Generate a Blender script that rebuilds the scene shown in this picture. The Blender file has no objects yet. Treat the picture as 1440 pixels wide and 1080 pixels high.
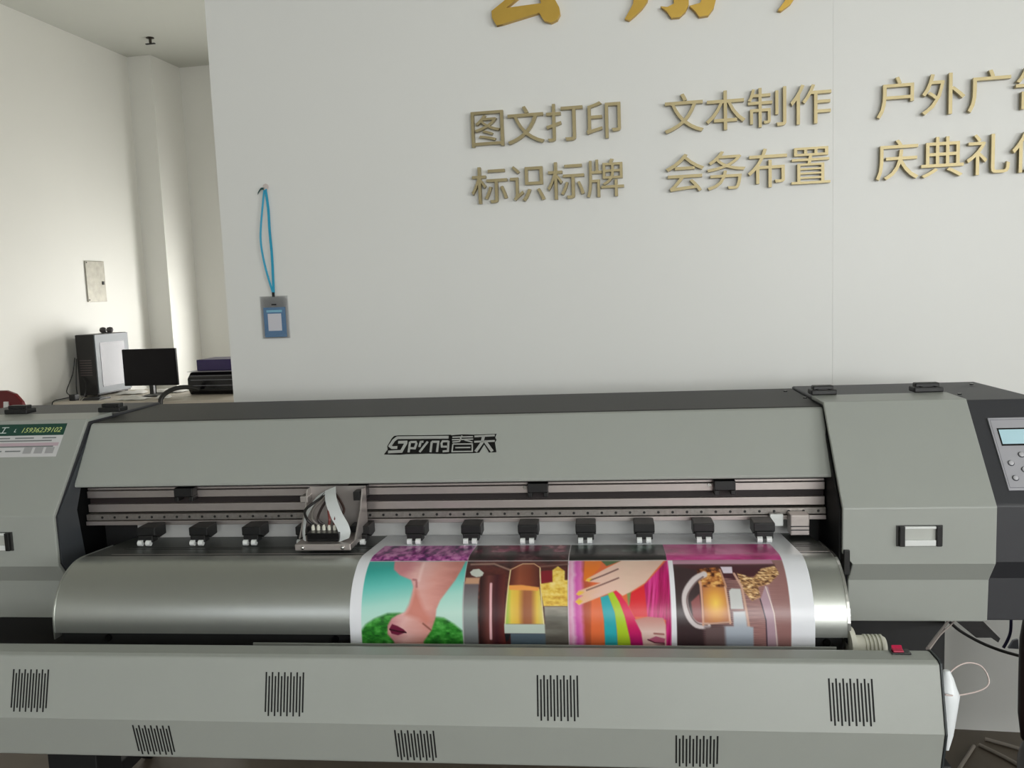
import bpy, bmesh, math, random
import numpy as np
from mathutils import Matrix, Vector
random.seed(4); rng = np.random.default_rng(4)
scene = bpy.context.scene
COL = scene.collection

# ------------------------------------------------------------------ camera
YAW, PITCH, ROLL, FPX, CAMH = math.radians(10.593), math.radians(-6.154), math.radians(2.193), 1198.45, 1.5
def cam_axes(yaw):
    f = Vector((-math.sin(yaw)*math.cos(PITCH), math.cos(yaw)*math.cos(PITCH), math.sin(PITCH)))
    r = Vector((math.cos(yaw), math.sin(yaw), 0)); u = r.cross(f)
    return r*math.cos(ROLL)-u*math.sin(ROLL), u*math.cos(ROLL)+r*math.sin(ROLL), f
RT, UP, FW = cam_axes(YAW)
cam = bpy.data.cameras.new('camera'); camo = bpy.data.objects.new('camera', cam); COL.objects.link(camo)
cam.sensor_width = 36; cam.lens = FPX/1440*36; cam.clip_start = .05
M = Matrix((RT, UP, -FW)).transposed().to_4x4(); M.translation = (0, 0, CAMH)
camo.matrix_world = M
scene.camera = camo

# ------------------------------------------------------------------ world, lights, exposure
scene.view_settings.view_transform = 'Standard'; scene.view_settings.look = 'None'
scene.view_settings.gamma = 1; scene.view_settings.use_curve_mapping = False
scene.view_settings.exposure = 0.0
w = bpy.data.worlds.new('sky'); scene.world = w; w.use_nodes = True
w.node_tree.nodes['Background'].inputs[0].default_value = (.75, .85, 1, 1)
w.node_tree.nodes['Background'].inputs[1].default_value = 1.0
def window_light(name, loc, rot, sx, sy, power, col):
    l = bpy.data.lights.new(name, 'AREA'); l.shape = 'RECTANGLE'; l.size = sx; l.size_y = sy
    l.energy = power; l.color = col
    o = bpy.data.objects.new(name, l); COL.objects.link(o); o.location = loc; o.rotation_euler = rot
R90 = math.pi/2
# daylight in the shop front behind the camera, in the side window on the right and in the far room's window; two more are added fills
window_light('daylight_front', (2.45, -5.12, 2.2), (R90, 0, 0), 3.3, 2.2, 240, (1, .995, .98))
window_light('fill_front_left', (-2.5, -5.12, 2.0), (R90, 0, 0), 2.2, 2.0, 14, (1, .995, .98))  # added fill, gives the left of the platen something bright to reflect
window_light('daylight_side', (4.32, -1.2, 1.85), (R90, 0, R90), 3.0, 1.7, 130, (1, .995, .98))
window_light('daylight_far', (-3.45, 8.02, 1.2), (-R90, 0, 0), 1.1, 1.3, 95, (1, .98, .94))
window_light('fill_far_side', (-1.08, 5.3, .75), (R90, 0, R90), 1.4, .9, 52, (1, .97, .91))  # added fill, brightens the low back wall from out of view

# ------------------------------------------------------------------ frames
A = math.radians(10.593-6.35)                     # the printer stands turned by this much against the room
CA, SA = math.cos(A), math.sin(A)
def P2W(p): return Vector((p[0]*CA-p[1]*SA, p[0]*SA+p[1]*CA, p[2]))
PRT, PUP, PFW = cam_axes(math.radians(6.35))
def proj(p):                                      # a point in the printer's frame -> reference pixel (for laying out the print)
    d = Vector(p)-Vector((0, 0, CAMH)); z = d.dot(PFW)
    return 720+FPX*d.dot(PRT)/z, 540-FPX*d.dot(PUP)/z
def pray(x, y): return PRT*((x-720)/FPX)-PUP*((y-540)/FPX)+PFW
def at_y(x, y, Y): d = pray(x, y); return Vector((0, 0, CAMH))+d*(Y/d.y)
def on_plane(x, y, p0, n):
    d = pray(x, y); o = Vector((0, 0, CAMH)); return o+d*(n.dot(Vector(p0)-o)/n.dot(d))

# ------------------------------------------------------------------ materials
def lin(c):
    c = np.asarray(c, float)/255.0
    return np.where(c <= .04045, c/12.92, ((c+.055)/1.055)**2.4)
MATS = {}
def mat(name, col, rough=.5, metal=0, noise=.04, nscale=30, bump=0, bscale=200, spec=.5, emit=0, alpha=1, trans=0):
    if name in MATS: return MATS[name]
    m = bpy.data.materials.new(name); m.use_nodes = True; nt = m.node_tree; b = nt.nodes['Principled BSDF']
    c = [float(v) for v in lin(col)]
    b.inputs['Roughness'].default_value = rough; b.inputs['Metallic'].default_value = metal
    b.inputs['Specular IOR Level'].default_value = spec
    tc = nt.nodes.new('ShaderNodeTexCoord')
    if noise:
        n = nt.nodes.new('ShaderNodeTexNoise'); n.inputs['Scale'].default_value = nscale; n.inputs['Detail'].default_value = 5
        nt.links.new(tc.outputs['Object'], n.inputs['Vector'])
        r = nt.nodes.new('ShaderNodeMix'); r.data_type = 'RGBA'
        r.inputs[6].default_value = [v*(1-noise) for v in c]+[1]; r.inputs[7].default_value = [min(1, v*(1+noise)) for v in c]+[1]
        nt.links.new(n.outputs['Fac'], r.inputs[0]); nt.links.new(r.outputs[2], b.inputs['Base Color'])
    else: b.inputs['Base Color'].default_value = c+[1]
    if bump:
        n2 = nt.nodes.new('ShaderNodeTexNoise'); n2.inputs['Scale'].default_value = bscale; n2.inputs['Detail'].default_value = 3
        nt.links.new(tc.outputs['Object'], n2.inputs['Vector'])
        bp = nt.nodes.new('ShaderNodeBump'); bp.inputs['Strength'].default_value = bump; bp.inputs['Distance'].default_value = .002
        nt.links.new(n2.outputs['Fac'], bp.inputs['Height']); nt.links.new(bp.outputs['Normal'], b.inputs['Normal'])
    if emit:
        b.inputs['Emission Color'].default_value = c+[1]; b.inputs['Emission Strength'].default_value = emit
    if trans: b.inputs['Transmission Weight'].default_value = trans
    b.inputs['Alpha'].default_value = alpha
    MATS[name] = m; return m
wall_m = mat('white_wall_paint', (222, 222, 216), .6, noise=.015, nscale=3, bump=.05)
board_m = mat('white_board_paint', (228, 229, 225), .4, noise=.012, nscale=2)
ceil_m = mat('ceiling_paint', (188, 190, 182), .8, noise=.02, nscale=4)
floor_m = mat('floor_tile', (98, 88, 75), .5, noise=.12, nscale=9, bump=.1)
shell = mat('light_grey_powder_coat', (160, 164, 158), .38, noise=.02, nscale=12, bump=.06, bscale=600)
darkm = mat('charcoal_powder_coat', (52, 53, 57), .5, noise=.04, nscale=15, bump=.08, bscale=600)
deckm = mat('gunmetal_deck', (46, 46, 43), .55, noise=.04, nscale=15, bump=.06, bscale=600)
innerm = mat('blue_charcoal_side', (66, 70, 74), .5)
black = mat('black_plastic', (18, 18, 18), .45)
blackm = mat('matt_black_metal', (22, 23, 24), .6)
gloss_black = mat('gloss_black', (10, 10, 12), .2)
alu = mat('brushed_aluminium', (190, 182, 178), .38, metal=.85, noise=.05, nscale=60)
alu_d = mat('speckled_steel_rail', (150, 145, 140), .42, metal=.8, noise=.35, nscale=160)
steel = mat('bright_steel', (205, 205, 202), .25, metal=1)
platen_m = mat('silver_platen_paint', (196, 199, 194), .33, metal=.93, noise=.02, nscale=10)
whitep = mat('white_plastic', (225, 228, 226), .35)
creamp = mat('cream_plastic', (215, 214, 200), .4)
slotm = mat('slot_shadow', (12, 13, 13), .8)
gold = mat('gold_mirror_metal', (166, 153, 116), .42, metal=.65, noise=.06, nscale=25)
gold2 = mat('brush_gold_metal', (198, 162, 72), .42, metal=.5, noise=.08, nscale=30)
blue_m = mat('turquoise_ribbon', (20, 150, 185), .55)
red_m = mat('red_plastic', (185, 25, 70), .3)
wood_m = mat('desk_laminate', (190, 182, 168), .5, noise=.08)
paper_w = mat('paper_white', (232, 230, 225), .6)

# ------------------------------------------------------------------ mesh helpers
def sub(a, b): return Vector(a)-Vector(b)
class MB:
    def __init__(s, frame='W'): s.v = []; s.f = []; s.frame = frame
    def add(s, vs, fs):
        o = len(s.v); s.v += [Vector(v) for v in vs]; s.f += [tuple(i+o for i in f) for f in fs]; return s
    def box(s, x0, x1, y0, y1, z0, z1):
        return s.add([(x, y, z) for z in (z0, z1) for y in (y0, y1) for x in (x0, x1)],
                     [(0, 2, 3, 1), (4, 5, 7, 6), (0, 1, 5, 4), (2, 6, 7, 3), (0, 4, 6, 2), (1, 3, 7, 5)])
    def prism_x(s, prof, x0, x1):                 # profile of (y, z), extruded along x
        n = len(prof)
        vs = [(x0, y, z) for y, z in prof]+[(x1, y, z) for y, z in prof]
        fs = [(i, (i+1) % n, n+(i+1) % n, n+i) for i in range(n)]+[tuple(range(n))[::-1], tuple(range(n, 2*n))]
        return s.add(vs, fs)
    def sheet_x(s, path, x0, x1, t):              # a folded sheet: path of (y, z) or (y, z, x0, x1); thickness t to the right hand of the path
        n = len(path); out = []
        for i, p in enumerate(path):
            a = path[max(i-1, 0)]; b = path[min(i+1, n-1)]
            d = Vector((b[0]-a[0], b[1]-a[1])).normalized(); out.append((p[0]-d.y*t, p[1]+d.x*t))
        vs = []
        for i, p in enumerate(path):
            xa, xb = (p[2], p[3]) if len(p) > 2 else (x0, x1)
            vs += [(xa, p[0], p[1]), (xb, p[0], p[1]), (xa, *out[i]), (xb, *out[i])]
        fs = []
        for i in range(n-1):
            a, b = 4*i, 4*i+4
            fs += [(a, a+1, b+1, b), (a+2, b+2, b+3, a+3), (a, b, b+2, a+2), (a+1, a+3, b+3, b+1)]
        e = 4*(n-1); fs += [(0, 2, 3, 1), (e, e+1, e+3, e+2)]
        return s.add(vs, fs)
    def plate(s, pts, n, t):                      # polygon pts (3d) extruded by t along n (from 0 to t)
        n = Vector(n).normalized(); k = len(pts); pts = [Vector(p) for p in pts]
        vs = pts+[p+n*t for p in pts]
        fs = [tuple(range(k))[::-1], tuple(range(k, 2*k))]+[(i, (i+1) % k, k+(i+1) % k, k+i) for i in range(k)]
        return s.add(vs, fs)
    def cyl(s, a, b, r, r2=None, n=16):
        a, b = Vector(a), Vector(b); r2 = r if r2 is None else r2
        d = (b-a).normalized(); u = d.orthogonal().normalized(); v = d.cross(u)
        ring = lambda c, q: [c+(u*math.cos(2*math.pi*i/n)+v*math.sin(2*math.pi*i/n))*q for i in range(n)]
        vs = ring(a, r)+ring(b, r2)
        return s.add(vs, [(i, (i+1) % n, n+(i+1) % n, n+i) for i in range(n)]+[tuple(range(n))[::-1], tuple(range(n, 2*n))])
    def lathe(s, base, prof, axis=(0, 0, 1), n=24):   # prof of (r, h)
        base, ax = Vector(base), Vector(axis).normalized(); u = ax.orthogonal().normalized(); v = ax.cross(u)
        vs = []
        for r, h in prof: vs += [base+ax*h+(u*math.cos(2*math.pi*i/n)+v*math.sin(2*math.pi*i/n))*r for i in range(n)]
        k = len(prof); fs = [(j*n+i, j*n+(i+1) % n, (j+1)*n+(i+1) % n, (j+1)*n+i) for j in range(k-1) for i in range(n)]
        fs += [tuple(range(n))[::-1], tuple(range((k-1)*n, k*n))]
        return s.add(vs, fs)
    def tube(s, pts, r, n=8, smooth=4):
        pts = [Vector(p) for p in pts]
        if smooth and len(pts) > 2: pts = catmull(pts, smooth)
        rr = r if isinstance(r, (list, tuple)) else None
        vs = []; k = len(pts); u = None
        for i, p in enumerate(pts):
            d = (pts[min(i+1, k-1)]-pts[max(i-1, 0)]).normalized()
            u = d.orthogonal().normalized() if u is None else (u-d*u.dot(d)).normalized()
            v = d.cross(u); q = r if rr is None else rr[0]+(rr[1]-rr[0])*i/(k-1)
            vs += [p+(u*math.cos(2*math.pi*j/n)+v*math.sin(2*math.pi*j/n))*q for j in range(n)]
        fs = [(i*n+j, i*n+(j+1) % n, (i+1)*n+(j+1) % n, (i+1)*n+j) for i in range(k-1) for j in range(n)]
        fs += [tuple(range(n))[::-1], tuple(range((k-1)*n, k*n))]
        return s.add(vs, fs)
    def ribbon(s, pts, width_dir, w, t, smooth=4):    # flat band following pts
        pts = [Vector(p) for p in pts]; wd = Vector(width_dir).normalized()
        if smooth and len(pts) > 2: pts = catmull(pts, smooth)
        k = len(pts); vs = []
        for i, p in enumerate(pts):
            d = (pts[min(i+1, k-1)]-pts[max(i-1, 0)]).normalized(); n = d.cross(wd).normalized()
            vs += [p-wd*w/2-n*t/2, p+wd*w/2-n*t/2, p+wd*w/2+n*t/2, p-wd*w/2+n*t/2]
        fs = [(4*i+j, 4*i+(j+1) % 4, 4*i+4+(j+1) % 4, 4*i+4+j) for i in range(k-1) for j in range(4)]+[(3, 2, 1, 0), tuple(4*(k-1)+j for j in range(4))]
        return s.add(vs, fs)
    def stroke(s, pts, n, w, t):                  # flat polyline stroke lying in the plane with normal n, raised by t
        n = Vector(n).normalized(); pts = [Vector(p) for p in pts]; k = len(pts); L = []; Rr = []
        for i, p in enumerate(pts):
            d1 = (p-pts[i-1]).normalized() if i else None
            d2 = (pts[i+1]-p).normalized() if i < k-1 else None
            d1 = d1 or d2; d2 = d2 or d1
            m = (n.cross(d1)+n.cross(d2)).normalized(); sc = 1/max(.5, m.dot(n.cross(d1)))
            L.append(p+m*w/2*sc); Rr.append(p-m*w/2*sc)
        for i in range(k-1): s.plate([Rr[i], Rr[i+1], L[i+1], L[i]], n, t)
        return s
    def build(s, name, m, root=None, parent=None, bevel=0, smooth=0, seg=2):
        vs = [P2W(v) for v in s.v] if s.frame == 'P' else list(s.v)
        if root is not None:
            loc, rz = root['_loc'], root['_rz']; rm = Matrix.Rotation(-rz, 3, 'Z')
            vs = [rm @ (v-loc) for v in vs]; loc = None
        else:
            xs = [v.x for v in vs]; ys = [v.y for v in vs]
            loc = Vector(((min(xs)+max(xs))/2, (min(ys)+max(ys))/2, min(v.z for v in vs))); vs = [v-loc for v in vs]
        me = bpy.data.meshes.new(name); me.from_pydata([tuple(v) for v in vs], [], s.f)
        bm = bmesh.new(); bm.from_mesh(me); bmesh.ops.recalc_face_normals(bm, faces=bm.faces); bm.to_mesh(me); bm.free()
        if smooth:
            me.shade_smooth(); me.set_sharp_from_angle(angle=math.radians(smooth))
        me.materials.append(m)
        o = bpy.data.objects.new(name, me); COL.objects.link(o)
        if loc is not None: o.location = loc
        if root is not None: o.parent = parent if parent is not None else root['_obj']
        if bevel:
            b = o.modifiers.new('bevel', 'BEVEL'); b.width = bevel; b.segments = seg; b.limit_method = 'ANGLE'; b.angle_limit = math.radians(35)
        return o
def catmull(p, k):
    out = []
    for i in range(len(p)-1):
        a, b, c, d = p[max(i-1, 0)], p[i], p[i+1], p[min(i+2, len(p)-1)]
        for j in range(k):
            t = j/k; out.append(.5*((2*b)+(c-a)*t+(2*a-5*b+4*c-d)*t*t+(3*b-a-3*c+d)*t**3))
    return out+[p[-1]]
def tag(o, label, cat, group=None):
    o['label'] = label; o['category'] = cat
    if group: o['group'] = group
    return o
def struct(o): o['kind'] = 'structure'; return o
def thing(name, label, cat, loc, rz=0, group=None):
    o = bpy.data.objects.new(name, None); COL.objects.link(o); o.empty_display_size = .1
    o.location = loc; o.rotation_euler = (0, 0, rz); tag(o, label, cat, group)
    return {'_obj': o, '_loc': Vector(loc), '_rz': rz}
def text_mesh(body, size, extrude, shear=0):
    c = bpy.data.curves.new('lettering', 'FONT'); c.body = body; c.size = size; c.extrude = extrude/2; c.shear = shear; c.resolution_u = 3
    o = bpy.data.objects.new('lettering', c); COL.objects.link(o)
    dg = bpy.context.evaluated_depsgraph_get(); me = bpy.data.meshes.new_from_object(o.evaluated_get(dg))
    bpy.data.objects.remove(o); bpy.data.curves.remove(c)
    return me

# ================================================================== THE ROOM
XL, XR, YF, YB, ZC, YW = -4.9, 4.2, -5.0, 7.9, 3.8, 2.906
struct(MB().box(XL-.2, XR+.2, YF-.2, YB+.2, -.1, 0).build('floor', floor_m))
struct(MB().box(XL-.2, XR+.2, YF-.2, YB+.2, ZC, ZC+.1).build('ceiling', ceil_m))
struct(MB().box(XL-.15, XL, YF, YB, 0, ZC).build('wall_left', wall_m))
def wall_with_opening(name, axis, c0, c1, a0, a1, o0, o1, z0, z1):   # wall spans a0..a1 and 0..ZC, opening o0..o1 x z0..z1
    m = MB()
    for (p, q, r, s_) in ((a0, o0, 0, ZC), (o1, a1, 0, ZC), (o0, o1, 0, z0), (o0, o1, z1, ZC)):
        if axis == 'x': m.box(p, q, c0, c1, r, s_)
        else: m.box(c0, c1, p, q, r, s_)
    return struct(m.build(name, wall_m))
wall_with_opening('wall_far', 'x', YB, YB+.15, XL-.15, XR+.15, -4.0, -2.9, .55, 1.85)
wall_with_opening('wall_right', 'y', XR, XR+.15, YF, YW+.1, -2.7, .3, 1.0, 2.7)
wall_with_opening('wall_far_added', 'y', -1.2, -1.05, YW+.1, YB, 4.6, 6.0, .3, 1.2)  # added unseen inner wall, holds the opening for the far fill
wall_with_opening('wall_front', 'x', YF-.15, YF, 0, XR+.15, .8, 4.1, 1.1, 3.3)
wall_with_opening('wall_front_left', 'x', YF-.15, YF, XL-.15, 0, -3.6, -1.4, 1.0, 3.0)  # unseen wall, its opening added for the platen's reflection
win_m = mat('window_frame_white', (225, 225, 222), .4)
glass_m = bpy.data.materials.new('window_glass'); glass_m.use_nodes = True
nt = glass_m.node_tree; nt.nodes.clear()
o_ = nt.nodes.new('ShaderNodeOutputMaterial'); mx = nt.nodes.new('ShaderNodeMixShader'); tr = nt.nodes.new('ShaderNodeBsdfTransparent'); gl = nt.nodes.new('ShaderNodeBsdfGlossy')
gl.inputs['Roughness'].default_value = .02; mx.inputs[0].default_value = .06
nt.links.new(tr.outputs[0], mx.inputs[1]); nt.links.new(gl.outputs[0], mx.inputs[2]); nt.links.new(mx.outputs[0], o_.inputs[0])
def window(i, axis, c, o0, o1, z0, z1, nb):
    m = MB(); t = .05
    def b(p, q, r, s_):
        if axis == 'x': m.box(p, q, c-.03, c+.03, r, s_)
        else: m.box(c-.03, c+.03, p, q, r, s_)
    b(o0, o1, z0, z0+t); b(o0, o1, z1-t, z1); b(o0, o0+t, z0, z1); b(o1-t, o1, z0, z1)
    for k in range(1, nb):
        x = o0+(o1-o0)*k/nb; b(x-t/2, x+t/2, z0, z1)
    fr = struct(m.build('window_%d' % i, win_m))
    g = MB()
    if axis == 'x': g.box(o0+t, o1-t, c-.003, c+.003, z0+t, z1-t)
    else: g.box(c-.003, c+.003, o0+t, o1-t, z0+t, z1-t)
    go = g.build('pane', glass_m); go.parent = fr; go.location = go.location-fr.location
window(1, 'x', YB+.05, -4.0, -2.9, .55, 1.85, 2)
window(2, 'y', XR+.05, -2.7, .3, 1.0, 2.7, 3)
window(4, 'y', -1.15, 4.6, 6.0, .3, 1.2, 2)  # added unseen window around the far side fill
window(3, 'x', YF-.05, .8, 4.1, 1.1, 3.3, 4)
window(5, 'x', YF-.05, -3.6, -1.4, 1.0, 3.0, 3)  # added unseen window around the front left fill
struct(MB().box(XL, -4.66, 7.42, YB, 0, ZC).build('wall_pillar', wall_m))
# white partition the lettering hangs on: two boards with a fine joint
pb = struct(MB().box(-1.598, .5195, YW, YW+.1, 0, 3.05).build('wall_back', board_m))
p2 = MB().box(.5199, XR, YW, YW+.1, 0, 3.05).build('panel', board_m); p2.parent = pb; p2.location = p2.location-pb.location

# ================================================================== LETTERING ON THE PARTITION
def wall_char(ch, x0, z0, wd, ht, label, group):
    me = text_mesh(ch, 1, .0); co = np.array([v.co for v in me.vertices]); mn, mxx = co.min(0), co.max(0)
    bpy.data.meshes.remove(me)
    # keep the glyph's own proportions inside the em cell
    s_ = ht/.92
    me = text_mesh(ch, s_, .016)
    for v in me.vertices: x, y, z = v.co; v.co = (x-s_*.5, -z, y)     # stands in the XZ plane, facing -y
    zb = min(v.co.z for v in me.vertices)
    for v in me.vertices: v.co.z -= zb
    me.materials.append(gold)
    o = bpy.data.objects.new('wall_character', me); COL.objects.link(o)
    o.location = (x0+wd/2, YW-.013, z0+zb+s_*.075)
    return tag(o, label, 'letter', group)
CW = .512/4
rows = [(1.992, ['图文打印', '文本制作', '户外广告'], 'upper'), (1.803, ['标识标牌', '会务布置', '庆典礼仪'], 'lower')]
pos = ['first', 'second', 'third', 'fourth']; wordpos = ['left', 'middle', 'right']
for z0, words, rn in rows:
    for wi, word in enumerate(words):
        for ci, ch in enumerate(word):
            wall_char(ch, -.652+wi*.649+ci*.1305, z0, .122, .122,
                      'thin gold character %s, %s of the %s word in the %s row' % (ch, pos[ci], wordpos[wi], rn), 'thin gold characters on the white wall')
# large brush-style gold characters, cut by the top of the picture
def wpx(x, y):                                   # reference pixel -> point on the partition
    d = RT*((x-720)/FPX)-UP*((y-540)/FPX)+FW; t = YW/d.y
    return Vector((d.x*t, YW, CAMH+d.z*t))
def brush_char(pieces, label):
    m = MB()
    for k, (ox, sc, pts) in enumerate(pieces):
        m.plate([wpx(ox+a/sc, b/sc) for a, b in pts], (0, -1, 0), .02+.0007*k)
    return tag(m.build('wall_character', gold2), label, 'letter', 'large gold brush characters on the white wall')
brush_char([(640, 3.6, [(400, -130), (340, -60), (270, 0), (190, 65), (193, 100), (215, 138), (245, 131), (250, 60), (325, 0), (420, -90)]),
            (640, 3.6, [(215, 138), (245, 131), (430, 74), (470, 50), (440, 26), (400, 31), (262, 50), (200, 75)]),
            (640, 3.6, [(400, -90), (415, -40), (432, 0), (440, 25), (430, 75), (455, 115), (490, 125), (520, 110), (535, 80), (530, 45), (505, 0), (460, -70)]),
            (640, 3.6, [(150, -180), (150, -140), (600, -150), (600, -195)]),
            (640, 3.6, [(380, -420), (330, -380), (80, -220), (100, -200), (370, -360)]),
            (640, 3.6, [(380, -420), (350, -370), (620, -225), (660, -240)])],
           'large gold brush character, leftmost of those cut by the photo top')
brush_char([(640, 3.6, [(905, 0), (902, 30), (880, 70), (860, 105), (882, 112), (915, 85), (950, 50), (975, 15), (985, -40), (985, -330), (905, -330)]),
            (640, 3.6, [(1105, -330), (1105, 0), (1108, 28), (1075, 45), (1040, 42), (1072, 68), (1095, 100), (1135, 97), (1165, 70), (1182, 35), (1182, -330)]),
            (640, 3.6, [(1250, -330), (1250, 0), (1240, 25), (1185, 40), (1213, 65), (1235, 95), (1280, 88), (1308, 50), (1320, 0), (1322, -330)]),
            (640, 3.6, [(905, -330), (905, -290), (1320, -290), (1320, -330)]),
            (640, 3.6, [(905, -180), (905, -140), (1320, -150), (1320, -190)])],
           'large gold brush character with three hooked feet at the photo top')
brush_char([(1040, 3.6, [(270, -260), (250, -60), (225, 15), (190, 62), (207, 66), (255, 30), (278, -5), (310, -70), (330, -260)]),
            (1040, 3.6, [(270, -260), (270, -220), (640, -240), (640, -285)])],
           'gold brush character showing only a pointed tail at the photo top')

# ================================================================== LANYARD BADGE
hook = MB().cyl((-1.412, YW, 1.908), (-1.412, YW-.004, 1.908), .011, n=16).cyl((-1.412, YW-.003, 1.902), (-1.412, YW-.016, 1.898), .003, n=8)
tag(hook.build('wall_hook', mat('clear_hook', (205, 195, 190), .3), smooth=40), 'small pale adhesive hook holding the turquoise lanyard', 'hook')
L = thing('lanyard_badge', 'turquoise lanyard with a clear badge holder hanging on the white wall', 'badge', (-1.41, YW-.012, 1.37))
yl = YW-.011
MB().ribbon([(-1.414, yl, 1.9), (-1.425, yl, 1.84), (-1.437, yl-.002, 1.76), (-1.44, yl-.002, 1.70), (-1.43, yl, 1.62), (-1.408, yl, 1.53)], (.75, .6, .2), .007, .0012).build('ribbon', blue_m, L)
MB().ribbon([(-1.41, yl, 1.9), (-1.404, yl, 1.83), (-1.403, yl-.003, 1.75), (-1.402, yl, 1.66), (-1.405, yl, 1.53)], (1, .2, 0), .009, .0012).build('ribbon', blue_m, L)
MB().ribbon([(-1.412, yl-.004, 1.899), (-1.425, yl-.004, 1.9), (-1.44, yl, 1.885)], (0, .3, 1), .008, .0012).build('ribbon_end', mat('dark_teal', (20, 75, 75), .6), L)
MB().box(-1.411, -1.402, yl-.003, yl+.002, 1.515, 1.532).build('clasp', blackm, L)
clear = bpy.data.materials.new('clear_vinyl'); clear.use_nodes = True
b_ = clear.node_tree.nodes['Principled BSDF']; b_.inputs['Base Color'].default_value = (.9, .92, .95, 1); b_.inputs['Alpha'].default_value = .06; b_.inputs['Roughness'].default_value = .12
hold = MB().box(-1.461, -1.352, yl-.0035, yl-.0028, 1.365, 1.519).box(-1.461, -1.352, yl+.002, yl+.0026, 1.365, 1.519)
hold.build('badge_holder', clear, L)
cd = MB().box(-1.449, -1.364, yl-.0015, yl, 1.37, 1.478).build('card', mat('cyan_card', (4, 96, 145), .35), L)
MB().box(-1.433, -1.381, yl-.0022, yl-.0016, 1.393, 1.455).build('blank_square', mat('pale_print', (205, 205, 212), .4), L, parent=cd)
MB().box(-1.437, -1.377, yl-.0022, yl-.0016, 1.460, 1.468).build('print_line', mat('pale_blue_print', (110, 180, 205), .4), L, parent=cd)
MB().box(-1.415, -1.396, yl-.004, yl-.0036, 1.485, 1.490).build('slot', blackm, L)

# ================================================================== THE PRINTER
C = P2W((-.43, 2.25, 0))
PR = thing('wide_format_printer', 'long grey wide-format inkjet printer with charcoal ends in front of white wall', 'printer', C, A)
X0, X1 = -1.419, .541                            # inner faces of the two end housings
XE0, XE1 = -1.93, 1.054                          # outer ends
body_prof = [(2.57, .685), (2.57, 1.193), (2.19, 1.193), (2.012, .973), (2.012, .84), (2.046, .79), (2.05, .685)]
door_path = lambda xa, xb, xa2, xb2: [(2.30, 1.2, xa, xb), (2.178, 1.198, xa, xb), (2.0, .973, xa, xb), (2.0, .865, xa, xb), (2.0, .84, xa2, xb2), (2.034, .79, xa2, xb2), (2.038, .687, xa2, xb2)]
NS = Vector((0, -.225, .178)).normalized()        # outward normal of the slanted faces
def slant(x, s_, lift=0):                         # point on the slanted door plane: s_ runs from the lower fold (0) to the upper one (1)
    return Vector((x, 2.0+.178*s_, .973+.225*s_))+NS*lift
def housing(x0, x1, d0, d1, inner):
    h = MB('P').prism_x(body_prof, x0, x1).build('end_housing', darkm, PR, bevel=.004)
    xa2, xb2 = (d0+.022, d1) if inner < 0 else (d0, d1)
    MB('P').sheet_x(door_path(d0, d1, xa2, xb2), 0, 0, .011).build('door', shell, PR, parent=h, bevel=.0025)
    return h
HR = housing(X1+.002, XE1, .5365, .876, -1)
HL = housing(XE0, X0-.002, -1.78, -1.4195, 1)
# blue-grey inner cheek of the left housing and black cheek of the right one
MB('P').prism_x([(2.115, .83), (2.11, .86), (2.095, .965), (2.125, 1.03), (2.25, 1.17), (2.19, 1.17), (2.015, .968), (2.015, .845), (2.045, .80), (2.07, .80)], X0-.001, X0+.0012).build('inner_cheek', innerm, PR)
MB('P').prism_x([(2.09, .70), (2.09, 1.02), (2.20, 1.16), (2.5, 1.16), (2.5, .70)], X0-.0025, X0).build('hollow_shade_panel', mat('deep_black', (9, 10, 11), .8, spec=.1), PR)  # black panel paints the shade of the hollow housing interior
MB('P').prism_x([(2.3, .80), (2.3, 1.17), (2.19, 1.17), (2.02, .965), (2.02, .845), (2.05, .80)], X1-.007, X1).build('inner_cheek', blackm, PR, bevel=.002)
MB('P').box(.538, .552, 1.994, 2.05, .815, .875).build('notch_shade_block', black, PR, bevel=.002)  # black block standing for the shaded gap at the door notch
# hinges
def hinge(xa, xb, y):
    m = MB('P').box(xa, xb, y-.022, y+.022, 1.2, 1.214).box(xa+.006, xb-.006, y-.012, y+.012, 1.21, 1.224)
    h = m.build('hinge', black, PR, bevel=.003)
    for q in (.25, .75):
        MB('P').cyl((xa+(xb-xa)*q, y-.016, 1.213), (xa+(xb-xa)*q, y-.016, 1.216), .004, n=10).build('screw', gloss_black, PR, parent=h)
for xa, xb, y in ((.535, .60, 2.315), (.795, .868, 2.32), (-1.755, -1.682, 2.32), (-1.46, -1.392, 2.315)): hinge(xa, xb, y)
# recessed door handles
def handle(xa, xb):
    h = MB('P').box(xa-.004, xb+.004, 1.9965, 2.0, .883, .932).build('handle', mat('handle_recess', (60, 60, 58), .5), PR)
    MB('P').box(xa+.012, xb-.012, 1.990, 1.9965, .885, .899).box(xa+.012, xb-.012, 1.990, 1.9965, .925, .931).build('grip', whitep, PR, parent=h, bevel=.0015)
    MB('P').box(xa+.012, xb-.012, 1.9955, 1.9963, .899, .925).build('grip_back', mat('grip_back', (185, 188, 182), .35), PR, parent=h)
    for q in (xa, xb-.012):
        MB('P').box(q, q+.012, 1.988, 1.997, .884, .931).build('handle_end', black, PR, parent=h, bevel=.0015)
handle(.660, .753); handle(-1.635, -1.542)
# screws
for p in ((.99, 2.05, .72), (.9, 2.28, 1.195), (1.01, 2.48, 1.195), (.52, 2.3, 1.192), (.5, 2.45, 1.192)):
    if p[2] < 1: m = MB('P').cyl(p, (p[0], p[1]-.004, p[2]), .007, n=12)
    else: m = MB('P').cyl(p, (p[0], p[1], p[2]+.003), .005, n=12)
    m.build('screw', gloss_black, PR)
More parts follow.
